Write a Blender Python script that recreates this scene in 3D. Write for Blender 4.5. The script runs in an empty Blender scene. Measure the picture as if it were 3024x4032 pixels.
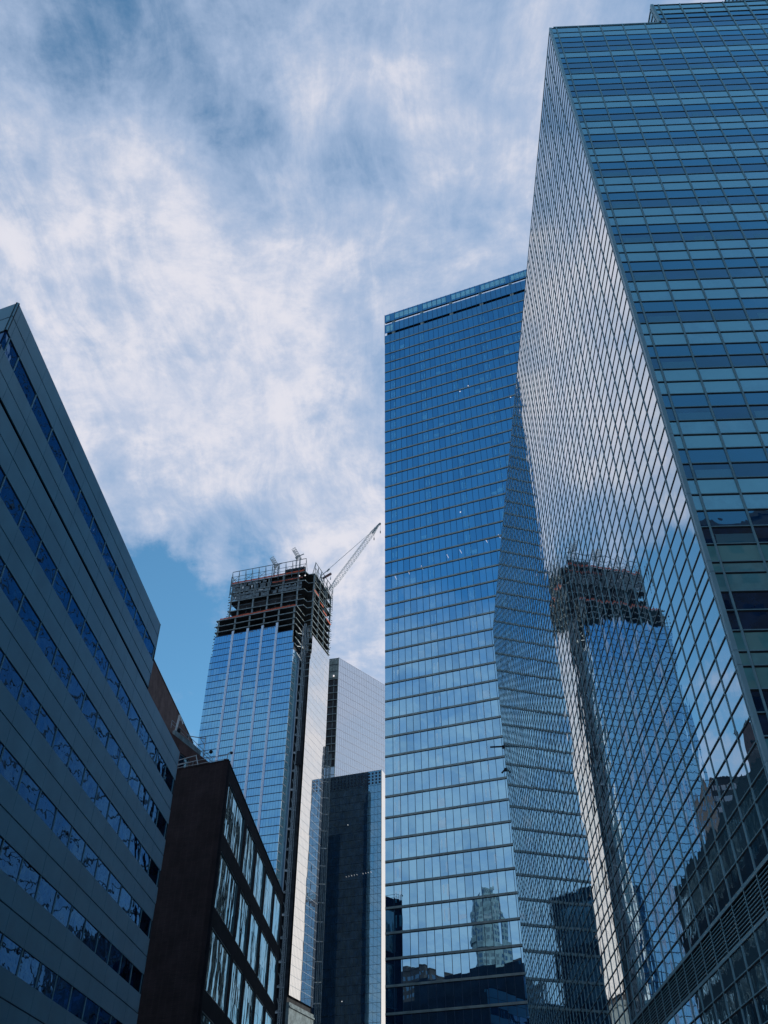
import bpy, math, random
from math import radians as R_, sin, cos, sqrt, pi
random.seed(7)
scene = bpy.context.scene
COL = scene.collection
EYE = 1.6          # eye height; heights below are measured from the eye, the mesh builder adds this

# ------------------------------------------------------------------ camera
cam_d = bpy.data.cameras.new('camera'); cam = bpy.data.objects.new('camera', cam_d); COL.objects.link(cam)
cam.location = (0, 0, EYE); cam.rotation_euler = (R_(90 + 40.364), 0, 0)
cam_d.sensor_fit = 'VERTICAL'; cam_d.sensor_height = 36; cam_d.lens = 3493 / 4032 * 36
cam_d.clip_start = 0.1; cam_d.clip_end = 6000
scene.camera = cam
scene.render.resolution_x = 768; scene.render.resolution_y = 1024
scene.render.engine = 'CYCLES'
scene.cycles.max_bounces = 8; scene.cycles.glossy_bounces = 5; scene.cycles.diffuse_bounces = 3
scene.view_settings.view_transform = 'Standard'; scene.view_settings.look = 'None'
scene.view_settings.exposure = 0.0; scene.view_settings.gamma = 1.0

# ------------------------------------------------------------------ light
SUN_AZ, SUN_EL = 68.0, 20.0      # degrees from +Y towards +X, and above the horizon
sd = bpy.data.lights.new('sun', 'SUN'); so = bpy.data.objects.new('sun', sd); COL.objects.link(so)
sd.energy = 2.6; sd.angle = R_(0.5); sd.color = (1.0, 0.93, 0.82)
so.rotation_euler = (R_(90 - SUN_EL), 0, R_(180 - SUN_AZ))   # light travels away from the sun
so.location = (200, 150, 300)

# ------------------------------------------------------------------ node helpers
def N(nt, t, **kw):
    n = nt.nodes.new(t)
    for k, v in kw.items():
        if hasattr(n, k): setattr(n, k, v)
        else: n.inputs[k].default_value = v
    return n
def setin(nt, node, i, v):
    if isinstance(v, bpy.types.NodeSocket): nt.links.new(v, node.inputs[i])
    elif v is not None: node.inputs[i].default_value = v
def MA(nt, op, a, b=None, c=None, clamp=False):
    n = nt.nodes.new('ShaderNodeMath'); n.operation = op; n.use_clamp = clamp
    setin(nt, n, 0, a); setin(nt, n, 1, b); setin(nt, n, 2, c)
    return n.outputs[0]
def VM(nt, op, a, b=None):
    n = nt.nodes.new('ShaderNodeVectorMath'); n.operation = op
    setin(nt, n, 0, a); setin(nt, n, 1, b)
    return n.outputs['Value'] if op in ('DOT_PRODUCT', 'LENGTH') else n.outputs[0]
def RNG(nt, v, a, b, c=0.0, d=1.0, smooth=True):
    n = nt.nodes.new('ShaderNodeMapRange'); n.interpolation_type = 'SMOOTHSTEP' if smooth else 'LINEAR'
    setin(nt, n, 0, v); setin(nt, n, 1, a); setin(nt, n, 2, b); setin(nt, n, 3, c); setin(nt, n, 4, d)
    return n.outputs[0]
def MIXC(nt, f, a, b):
    n = nt.nodes.new('ShaderNodeMix'); n.data_type = 'RGBA'
    setin(nt, n, 0, f); setin(nt, n, 6, a); setin(nt, n, 7, b)
    return n.outputs[2]
def COMB(nt, x, y, z):
    n = nt.nodes.new('ShaderNodeCombineXYZ'); setin(nt, n, 0, x); setin(nt, n, 1, y); setin(nt, n, 2, z); return n.outputs[0]
def NOISE(nt, v, scale, detail=4, rough=0.55, dist=0.0):
    n = nt.nodes.new('ShaderNodeTexNoise'); nt.links.new(v, n.inputs['Vector'])
    n.inputs['Scale'].default_value = scale; n.inputs['Detail'].default_value = detail
    n.inputs['Roughness'].default_value = rough; n.inputs['Distortion'].default_value = dist
    return n.outputs['Fac']

# ------------------------------------------------------------------ sky
def dirv(az, el):
    a, e = R_(az), R_(el); return (sin(a) * cos(e), cos(a) * cos(e), sin(e))
w = bpy.data.worlds.new('World'); scene.world = w; w.use_nodes = True
nt = w.node_tree; nt.nodes.clear()
sky = nt.nodes.new('ShaderNodeTexSky'); sky.sky_type = 'NISHITA'; sky.sun_disc = False
sky.sun_elevation = R_(SUN_EL); sky.sun_rotation = R_(SUN_AZ)
sky.altitude = 0; sky.air_density = 1.0; sky.dust_density = 0.6; sky.ozone_density = 2.2
tc = nt.nodes.new('ShaderNodeTexCoord'); D = tc.outputs['Generated']
sep = nt.nodes.new('ShaderNodeSeparateXYZ'); nt.links.new(D, sep.inputs[0])
X, Y, Z = sep.outputs
zz = MA(nt, 'ADD', MA(nt, 'MAXIMUM', Z, 0.0), 0.18)
P = COMB(nt, MA(nt, 'DIVIDE', X, zz), MA(nt, 'DIVIDE', Y, zz), 0.0)     # the cloud layer, seen from below
dwn = nt.nodes.new('ShaderNodeTexNoise'); nt.links.new(D, dwn.inputs['Vector']); dwn.inputs['Scale'].default_value = 5.0; dwn.inputs['Detail'].default_value = 7; dwn.inputs['Roughness'].default_value = 0.62
dws = nt.nodes.new('ShaderNodeVectorMath'); dws.operation = 'SCALE'; nt.links.new(VM(nt, 'SUBTRACT', dwn.outputs['Color'], (0.5, 0.5, 0.5)), dws.inputs[0]); dws.inputs['Scale'].default_value = 0.30
DW = VM(nt, 'NORMALIZE', VM(nt, 'ADD', D, dws.outputs[0]))     # ragged edges for the banks
def blob(az, el, rad, wgt, k=1.0):
    d = VM(nt, 'DOT_PRODUCT', DW, dirv(az, el))
    return MA(nt, 'MULTIPLY', RNG(nt, d, cos(R_(rad)), cos(R_(rad * (1 - k)))), wgt)
SKYBLOBS = [  # (azimuth, elevation, radius, weight): cloud banks (+) and clear gaps (-)
    (-33.7, 52.4, 12.0, 0.5), (-25.4, 53.2, 10.5, 0.45), (-18.1, 56.6, 7.5, 0.35), (-33.6, 48.9, 6.0, 0.2), (-17.6, 48.1, 12.0, 0.5), (-25.4, 46.5, 7.5, 0.35), (-11.3, 54.1, 9.0, 0.4), (-9.6, 50.2, 9.0, 0.35), (-14.7, 43.8, 9.0, 0.4), (-20.5, 42.9, 7.5, 0.35), (-7.3, 43.0, 7.5, 0.3), (-11.6, 46.5, 7.5, 0.2), (19.9, 67.1, 12.0, 0.25), (11.0, 56.9, 6.0, 0.35), (-2.5, 33.1, 9.0, 0.6), (-1.5, 36.4, 6.0, 0.3), (-5.0, 39.8, 6.0, 0.3), (-37.5, 64.2, 10.5, -0.35), (-22.3, 51.5, 6.3, -0.85), (-14.9, 32.2, 9.0, -1.3), (-12.8, 28.1, 9.0, -1.3), (-17.5, 33.3, 5.2, -0.9), (-2.6, 46.5, 5.2, -0.45), (-5.8, 44.6, 4.5, -0.3), (-12.3, 39.3, 4.5, -0.3), (-22.4, 49.5, 4.5, -0.3), (-33.0, 47.9, 3.8, -0.3), (-1.7, 59.8, 12.0, -0.05),
    # the sky behind and beside the viewpoint, seen in the glass: clear overhead, clouds low
    (220.0, 75.0, 40.0, -1.2), (215, 58, 34, -2.2), (160.0, 60.0, 48.0, -2.2), (250.0, 55.0, 30.0, -0.5), (180.0, 40.0, 24.0, -0.5), (222, 4, 34, 2.2), (205, 22, 14, 0.3), (45.0, 20.0, 24.0, 0.8), (80.0, 30.0, 30.0, 0.45), (40.0, 40.0, 20.0, 0.3),
]
SKYSTREAKS = [  # (azimuth, elevation) to (azimuth, elevation), half width, weight
    (-18.6, 67.2, 17.3, 61.0, 4.8, 0.55), (-13.0, 67.1, 4.6, 65.6, 2.4, 0.25), (-21.5, 37.9, -12.0, 35.3, 2.9, 0.75), (-14.4, 37.0, -7.2, 38.5, 2.6, 0.3), (-15.3, 66.1, -19.9, 57.1, 5.1, -0.6), (-40.7, 64.8, -34.1, 57.7, 3.5, -0.35), (-46.0, 62.8, -35.3, 54.8, 3.2, 0.2), (-30.1, 62.9, -22.8, 57.7, 2.6, 0.12), (5.2, 56.2, 1.5, 52.9, 3.2, -0.25), (13.7, 60.4, 9.0, 57.0, 2.9, -0.25), (-12.4, 50.5, -8.1, 46.2, 1.9, -0.2), (-23.3, 41.1, -19.0, 39.3, 2.2, -0.35), (-6.4, 53.9, -10.6, 40.7, 2.4, 0.15)]
acc = None
def streak(a1, e1, a2, e2, hw, wgt):
    p, q = dirv(a1, e1), dirv(a2, e2); n = [p[1] * q[2] - p[2] * q[1], p[2] * q[0] - p[0] * q[2], p[0] * q[1] - p[1] * q[0]]; l = sqrt(sum(v * v for v in n)); n = tuple(v / l for v in n)
    m_ = [p[k_] + q[k_] for k_ in range(3)]; lm = sqrt(sum(v * v for v in m_)); m_ = tuple(v / lm for v in m_); half = math.degrees(math.acos(sum(m_[k_] * p[k_] for k_ in range(3))))
    a_ = RNG(nt, MA(nt, 'ABSOLUTE', VM(nt, 'DOT_PRODUCT', DW, n)), sin(R_(hw)), 0.0)
    return MA(nt, 'MULTIPLY', MA(nt, 'MULTIPLY', a_, RNG(nt, VM(nt, 'DOT_PRODUCT', DW, m_), cos(R_(half * 1.35)), cos(R_(half * .6)))), wgt)
for b in SKYBLOBS:
    v = blob(*b); acc = v if acc is None else MA(nt, 'ADD', acc, v)
for b in SKYSTREAKS: acc = MA(nt, 'ADD', acc, streak(*b))
warp = nt.nodes.new('ShaderNodeTexNoise'); nt.links.new(P, warp.inputs['Vector']); warp.inputs['Scale'].default_value = 2.2; warp.inputs['Detail'].default_value = 3
wv = VM(nt, 'SUBTRACT', warp.outputs['Color'], (0.5, 0.5, 0.5))
sc = nt.nodes.new('ShaderNodeVectorMath'); sc.operation = 'SCALE'; nt.links.new(wv, sc.inputs[0]); sc.inputs['Scale'].default_value = 0.2
PW = VM(nt, 'ADD', P, sc.outputs[0])
n_big = NOISE(nt, PW, 1.7, 3, 0.5)
n_mid = NOISE(nt, PW, 5.0, 6, 0.6)
mp = nt.nodes.new('ShaderNodeMapping'); nt.links.new(PW, mp.inputs[0]); mp.inputs['Rotation'].default_value = (0, 0, R_(12)); mp.inputs['Scale'].default_value = (9.0, 2.2, 1)
n_wisp = NOISE(nt, mp.outputs[0], 1.6, 7, 0.62, 0.6)
n_fine = NOISE(nt, PW, 13.0, 9, 0.66)
t = MA(nt, 'ADD', MA(nt, 'MULTIPLY', MA(nt, 'SUBTRACT', n_big, 0.5), 0.5), MA(nt, 'ADD', MA(nt, 'MULTIPLY', acc, 0.50), 0.06))
t = MA(nt, 'ADD', t, MA(nt, 'MULTIPLY', MA(nt, 'SUBTRACT', n_mid, 0.5), 1.15))
t = MA(nt, 'ADD', t, MA(nt, 'MULTIPLY', MA(nt, 'SUBTRACT', n_wisp, 0.5), 1.2))
t = MA(nt, 'ADD', t, MA(nt, 'MULTIPLY', MA(nt, 'SUBTRACT', n_fine, 0.5), 1.7))
thin = RNG(nt, t, -0.95, 0.15)          # veil
thick = RNG(nt, t, -0.15, 0.95)          # bright bodies
nish = nt.nodes.new('ShaderNodeVectorMath'); nish.operation = 'SCALE'; nt.links.new(sky.outputs[0], nish.inputs[0]); nish.inputs['Scale'].default_value = 1.0
SKY_STR = 0.15
tint = nt.nodes.new('ShaderNodeVectorMath'); tint.operation = 'MULTIPLY'; nt.links.new(nish.outputs[0], tint.inputs[0]); tint.inputs[1].default_value = (0.86, 1.42, 1.50)
k = 1 / SKY_STR
veil = (0.41 * k, 0.52 * k, 0.72 * k, 1); white = (0.72 * k, 0.73 * k, 0.82 * k, 1)
c1 = MIXC(nt, MA(nt, 'MULTIPLY', thin, 0.85), tint.outputs[0], veil)
puff = RNG(nt, MA(nt, 'ADD', MA(nt, 'MULTIPLY', n_fine, 0.6), MA(nt, 'MULTIPLY', n_wisp, 0.4)), 0.38, 0.60)
white = MIXC(nt, puff, (0.56 * k, 0.62 * k, 0.77 * k, 1), (0.76 * k, 0.76 * k, 0.84 * k, 1))     # lit tops and greyer hollows of the cloud
c2 = MIXC(nt, thick, c1, white)
# clouds close to the sun are brighter and warmer
sun_glow = RNG(nt, VM(nt, 'DOT_PRODUCT', D, dirv(48, 4)), 0.86, 1.0)
glowc = MIXC(nt, sun_glow, c2, (0.98 * k, 0.93 * k, 0.88 * k, 1))
bg = nt.nodes.new('ShaderNodeBackground'); nt.links.new(glowc, bg.inputs[0]); bg.inputs[1].default_value = SKY_STR
wo = nt.nodes.new('ShaderNodeOutputWorld'); nt.links.new(bg.outputs[0], wo.inputs[0])

# ------------------------------------------------------------------ materials
def mat(name, color, rough=0.7, metal=0.0, noise=0.0, nscale=0.6, spec=0.5, bump=0.0, bscale=8.0, emit=None):
    m = bpy.data.materials.new(name); m.use_nodes = True; nt = m.node_tree
    b = nt.nodes['Principled BSDF']
    b.inputs['Roughness'].default_value = rough; b.inputs['Metallic'].default_value = metal
    b.inputs['Specular IOR Level'].default_value = spec
    tc = nt.nodes.new('ShaderNodeTexCoord')
    if noise:
        f = NOISE(nt, tc.outputs['Object'], nscale, 6, 0.6)
        f2 = RNG(nt, f, 0.3, 0.7)
        lo = tuple(c * (1 - noise) for c in color) + (1,); hi = tuple(min(1, c * (1 + noise)) for c in color) + (1,)
        nt.links.new(MIXC(nt, f2, lo, hi), b.inputs['Base Color'])
    else: b.inputs['Base Color'].default_value = tuple(color) + (1,)
    if bump:
        bp = nt.nodes.new('ShaderNodeBump'); bp.inputs['Strength'].default_value = bump; bp.inputs['Distance'].default_value = 0.02
        nt.links.new(NOISE(nt, tc.outputs['Object'], bscale, 5, 0.6), bp.inputs['Height']); nt.links.new(bp.outputs[0], b.inputs['Normal'])
    if emit:
        b.inputs['Emission Color'].default_value = tuple(emit[:3]) + (1,); b.inputs['Emission Strength'].default_value = emit[3]
    return m
def glass(name, inside, f0=0.3, power=3.0, coat=(0.8, 0.92, 1.0), wave=0.0, wscale=(0.6, 0.6, 0.25), rough=0.0, var=0.25, vscale=0.35, fine=0.0):
    """coated facade glass: mirror coat over whatever stands behind the pane"""
    m = bpy.data.materials.new(name); m.use_nodes = True; nt = m.node_tree; nt.nodes.clear()
    tc = nt.nodes.new('ShaderNodeTexCoord'); O = tc.outputs['Object']
    dif = nt.nodes.new('ShaderNodeBsdfDiffuse'); glo = nt.nodes.new('ShaderNodeBsdfGlossy')
    glo.inputs['Roughness'].default_value = rough; glo.inputs['Color'].default_value = tuple(coat) + (1,)
    f = RNG(nt, NOISE(nt, O, vscale, 4, 0.6), 0.3, 0.7)
    lo = tuple(c * (1 - var) for c in inside) + (1,); hi = tuple(c * (1 + var) for c in inside) + (1,)
    nt.links.new(MIXC(nt, f, lo, hi), dif.inputs['Color'])
    lw = nt.nodes.new('ShaderNodeLayerWeight'); lw.inputs['Blend'].default_value = 0.5
    fac = MA(nt, 'ADD', f0, MA(nt, 'MULTIPLY', MA(nt, 'POWER', lw.outputs['Facing'], power), 1 - f0), clamp=True)
    if wave:
        mp = nt.nodes.new('ShaderNodeMapping'); nt.links.new(O, mp.inputs[0]); mp.inputs['Scale'].default_value = wscale
        h = NOISE(nt, mp.outputs[0], 1.0, 1.5, 0.45, 0.4)
        if fine: h = MA(nt, 'ADD', h, MA(nt, 'MULTIPLY', NOISE(nt, mp.outputs[0], 3.5, 1, 0.5, 0.5), fine))
        bp = nt.nodes.new('ShaderNodeBump'); bp.inputs['Strength'].default_value = 1.0; bp.inputs['Distance'].default_value = wave
        nt.links.new(h, bp.inputs['Height']); nt.links.new(bp.outputs[0], glo.inputs['Normal'])
    mx = nt.nodes.new('ShaderNodeMixShader'); nt.links.new(fac, mx.inputs[0]); nt.links.new(dif.outputs[0], mx.inputs[1]); nt.links.new(glo.outputs[0], mx.inputs[2])
    out = nt.nodes.new('ShaderNodeOutputMaterial'); nt.links.new(mx.outputs[0], out.inputs[0])
    return m
def brick(name, c1, c2, mortar, deg, scale=1.0):
    m = bpy.data.materials.new(name); m.use_nodes = True; nt = m.node_tree; b = nt.nodes['Principled BSDF']
    b.inputs['Roughness'].default_value = 0.9; b.inputs['Specular IOR Level'].default_value = 0.2
    tc = nt.nodes.new('ShaderNodeTexCoord'); s = nt.nodes.new('ShaderNodeSeparateXYZ'); nt.links.new(tc.outputs['Object'], s.inputs[0])
    u = MA(nt, 'ADD', MA(nt, 'MULTIPLY', s.outputs[0], sin(R_(deg)) + 0.3), MA(nt, 'MULTIPLY', s.outputs[1], cos(R_(deg)) + 0.3))
    bt = nt.nodes.new('ShaderNodeTexBrick'); nt.links.new(COMB(nt, u, s.outputs[2], 0.0), bt.inputs['Vector'])
    bt.inputs['Color1'].default_value = c1 + (1,); bt.inputs['Color2'].default_value = c2 + (1,); bt.inputs['Mortar'].default_value = mortar + (1,)
    bt.inputs['Scale'].default_value = scale; bt.inputs['Brick Width'].default_value = 0.4; bt.inputs['Row Height'].default_value = 0.13; bt.inputs['Mortar Size'].default_value = 0.014
    f = RNG(nt, NOISE(nt, tc.outputs['Object'], 0.35, 6, 0.65), 0.3, 0.75, 0.7, 1.25)
    sc = nt.nodes.new('ShaderNodeVectorMath'); sc.operation = 'SCALE'; nt.links.new(bt.outputs[0], sc.inputs[0]); nt.links.new(f, sc.inputs['Scale'])
    nt.links.new(sc.outputs[0], b.inputs['Base Color'])
    return m

# ------------------------------------------------------------------ mesh builder
class Face:
    """a vertical plan line: origin, compass direction, and which side is outdoors"""
    def __init__(s, o, deg, side='R', u=1.0):     # u: metres per drawing unit
        s.u = u; s.o = o; s.deg = deg; a = R_(deg); s.d = (sin(a), cos(a)); s.n = (cos(a), -sin(a)) if side == 'R' else (-cos(a), sin(a)); s.side = side
    def p(s, t, d, z): return (s.o[0] + (s.d[0] * t + s.n[0] * d) * s.u, s.o[1] + (s.d[1] * t + s.n[1] * d) * s.u, z * s.u)
    def xy(s, t, d=0): return s.p(t, d, 0)[:2]
class MB:
    def __init__(s): s.v = []; s.f = []; s.m = []
    def quad(s, a, b, c, d, m=0):
        i = len(s.v); s.v += [a, b, c, d]; s.f.append((i, i + 1, i + 2, i + 3)); s.m.append(m)
    def hexa(s, p, m=0):
        i = len(s.v); s.v += p
        for f in ((0, 3, 2, 1), (4, 5, 6, 7), (0, 1, 5, 4), (1, 2, 6, 5), (2, 3, 7, 6), (3, 0, 4, 7)): s.f.append(tuple(i + k for k in f)); s.m.append(m)
    def fbox(s, F, s0, s1, d0, d1, z0, z1, m=0):
        q = [(s0, d0), (s1, d0), (s1, d1), (s0, d1)]
        s.hexa([F.p(a, b, z0) for a, b in q] + [F.p(a, b, z1) for a, b in q], m)
    def pane(s, F, s0, s1, d, z0, z1, m=0, tilt=0.0):
        a = random.gauss(0, tilt); b = random.gauss(0, tilt)
        q = []
        for t, z in ((s0, z0), (s1, z0), (s1, z1), (s0, z1)):
            q.append(F.p(t, d + a * (t - (s0 + s1) / 2) + b * (z - (z0 + z1) / 2), z))
        if F.side == 'L': q = q[::-1]
        s.quad(*q, m)
    def prism(s, poly, z0, z1, m=0, cap=None):
        n = len(poly); i = len(s.v)
        s.v += [(x, y, z0) for x, y in poly] + [(x, y, z1) for x, y in poly]
        for k in range(n): s.f.append((i + k, i + (k + 1) % n, i + n + (k + 1) % n, i + n + k)); s.m.append(m)
        s.f.append(tuple(i + k for k in range(n))[::-1]); s.m.append(m if cap is None else cap)
        s.f.append(tuple(i + n + k for k in range(n))); s.m.append(m)
    def bar(s, a, b, r, m=0, r2=None):
        r2 = r if r2 is None else r2
        d = [b[k] - a[k] for k in range(3)]; L = sqrt(sum(x * x for x in d)) or 1; d = [x / L for x in d]
        up = (0, 0, 1) if abs(d[2]) < 0.9 else (1, 0, 0)
        u = (d[1] * up[2] - d[2] * up[1], d[2] * up[0] - d[0] * up[2], d[0] * up[1] - d[1] * up[0]); l = sqrt(sum(x * x for x in u)); u = [x / l for x in u]
        v = (d[1] * u[2] - d[2] * u[1], d[2] * u[0] - d[0] * u[2], d[0] * u[1] - d[1] * u[0])
        P = []
        for c, rr in ((a, r), (b, r2)):
            for e, g in ((-1, -1), (1, -1), (1, 1), (-1, 1)): P.append(tuple(c[k] + u[k] * e * rr + v[k] * g * rr for k in range(3)))
        s.hexa(P, m)
    def lattice(s, a, b, wd, r, step, m=0, wd2=None):
        """a square lattice boom from a to b"""
        wd2 = wd if wd2 is None else wd2
        d = [b[k] - a[k] for k in range(3)]; L = sqrt(sum(x * x for x in d)); d = [x / L for x in d]
        up = (0, 0, 1) if abs(d[2]) < 0.95 else (1, 0, 0)
        u = (d[1] * up[2] - d[2] * up[1], d[2] * up[0] - d[0] * up[2], d[0] * up[1] - d[1] * up[0]); l = sqrt(sum(x * x for x in u)); u = [x / l for x in u]
        v = (d[1] * u[2] - d[2] * u[1], d[2] * u[0] - d[0] * u[2], d[0] * u[1] - d[1] * u[0])
        n = max(2, int(L / step)); prev = None
        for i in range(n + 1):
            t = i / n; ww = wd + (wd2 - wd) * t; c = [a[k] + d[k] * L * t for k in range(3)]
            ring = [tuple(c[k] + u[k] * e * ww / 2 + v[k] * g * ww / 2 for k in range(3)) for e, g in ((-1, -1), (1, -1), (1, 1), (-1, 1))]
            for k2 in range(4): s.bar(ring[k2], ring[(k2 + 1) % 4], r * 0.6, m)
            if prev:
                for k2 in range(4):
                    s.bar(prev[k2], ring[k2], r, m)
                    s.bar(prev[k2], ring[(k2 + 1) % 4], r * 0.6, m)
            prev = ring
    def ball(s, c, r, m=0, n=8):
        i0 = len(s.v)
        for a in range(n + 1):
            th = pi * a / n
            for b in range(n * 2):
                ph = pi * b / n; s.v.append((c[0] + r * sin(th) * cos(ph), c[1] + r * sin(th) * sin(ph), c[2] + r * cos(th)))
        for a in range(n):
            for b in range(n * 2):
                p = i0 + a * n * 2; q = p + n * 2; s.f.append((p + b, q + b, q + (b + 1) % (n * 2), p + (b + 1) % (n * 2))); s.m.append(m)
    def build(s, name, mats, parent=None, label=None, kind=None):
        ox, oy, oz = (parent['_o'] if parent and '_o' in parent else (0, 0, 0))
        me = bpy.data.meshes.new(name)
        me.from_pydata([(x - ox, y - oy, z + EYE - oz) for x, y, z in s.v], [], s.f)
        mats = mats if isinstance(mats, (list, tuple)) else [mats]
        for m in mats: me.materials.append(m)
        me.polygons.foreach_set('material_index', s.m); me.update()
        o = bpy.data.objects.new(name, me); COL.objects.link(o)
        if parent: o.parent = parent; o['_o'] = (ox, oy, oz)
        if label: o['label'] = label
        if kind: o['kind'] = kind
        return o
def thing(name, label, cat, loc, group=None, z=0.0):
    o = bpy.data.objects.new(name, None); COL.objects.link(o); o.location = (loc[0], loc[1], z)
    o['_o'] = (loc[0], loc[1], z); o['label'] = label; o['category'] = cat; o.empty_display_size = 1
    if group: o['group'] = group
    return o
def tag(o, label=None, cat=None, group=None, kind=None):
    for k_, v in (('label', label), ('category', cat), ('group', group), ('kind', kind)):
        if v: o[k_] = v
    return o
def clone(o, off, parent):
    c = o.copy(); COL.objects.link(c); c.parent = parent; c.location = (o.location[0] + off[0], o.location[1] + off[1], o.location[2] + off[2]); return c
def frange(a, b, st):
    r = []; 
    while a < b - 1e-6: r.append(a); a += st
    return r

# materials used across the street
M = {}
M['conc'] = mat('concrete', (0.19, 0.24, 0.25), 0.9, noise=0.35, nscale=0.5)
M['unlit_dark'] = mat('dark_interior', (0.03, 0.032, 0.036), 0.95, noise=0.5, nscale=0.3)  # near-black colour for shade inside the shells and under the slabs
M['black'] = mat('matt_black', (0.006, 0.007, 0.012), 0.8)  # for black parts, and strips that paint shade under nosings and ledges
M['teal_metal'] = mat('teal_aluminium', (0.21, 0.40, 0.46), 0.5, metal=0.0, noise=0.12)
M['asphalt'] = mat('asphalt', (0.045, 0.046, 0.05), 0.9, noise=0.3, nscale=2.0, bump=0.3, bscale=30)
M['pave'] = mat('pavement', (0.12, 0.115, 0.11), 0.9, noise=0.2, nscale=1.0)
M['paint'] = mat('road_paint', (0.7, 0.7, 0.68), 0.7, noise=0.15)
M['galv'] = mat('galvanised_steel', (0.30, 0.34, 0.36), 0.55, metal=0.4, noise=0.2)
M['steel_dk'] = mat('weathered_steel', (0.10, 0.15, 0.18), 0.6, metal=0.3, noise=0.3)
M['orange'] = mat('orange_netting', (0.50, 0.10, 0.05), 0.8, noise=0.35, nscale=1.5)
M['white'] = mat('white_paint', (0.6, 0.62, 0.62), 0.6, noise=0.1)
M['end_brick'] = mat('end_wall_render', (0.05, 0.055, 0.065), 0.9, noise=0.3, nscale=0.3)
M['lamp'] = mat('ceiling_lamp', (0.8, 0.8, 0.8), 0.5, emit=(1, 0.9, 0.85, 0.9))

# ------------------------------------------------------------------ ground and road
m = MB(); m.quad((-3000, -3000, -EYE), (3000, -3000, -EYE), (3000, 3000, -EYE), (-3000, 3000, -EYE)); tag(m.build('ground', M['pave']), kind='structure')
m = MB(); m.quad((-14, -300, -EYE + .004), (8, -300, -EYE + .004), (14, 390, -EYE + .004), (-14, 390, -EYE + .004)); tag(m.build('road', M['asphalt']), kind='structure')
for nm, x0, x1, y0, y1 in (('pavement', -18.5, -14, 28, 380), ('pavement', 8.2, 13.5, 28, 380)):
    m = MB(); m.prism([(x0, y0), (x1, y0), (x1 + 3.5, y1), (x0 + 3.5, y1)], -EYE + .006, -EYE + .13); tag(m.build(nm, M['pave']), kind='structure')
m = MB()
for i in range(30): m.quad((-2.1, -60 + i * 9, -EYE + .008), (-1.9, -60 + i * 9, -EYE + .008), (-1.9, -56 + i * 9, -EYE + .008), (-2.1, -56 + i * 9, -EYE + .008))
tag(m.build('road_marking', M['paint']), kind='structure')

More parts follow.
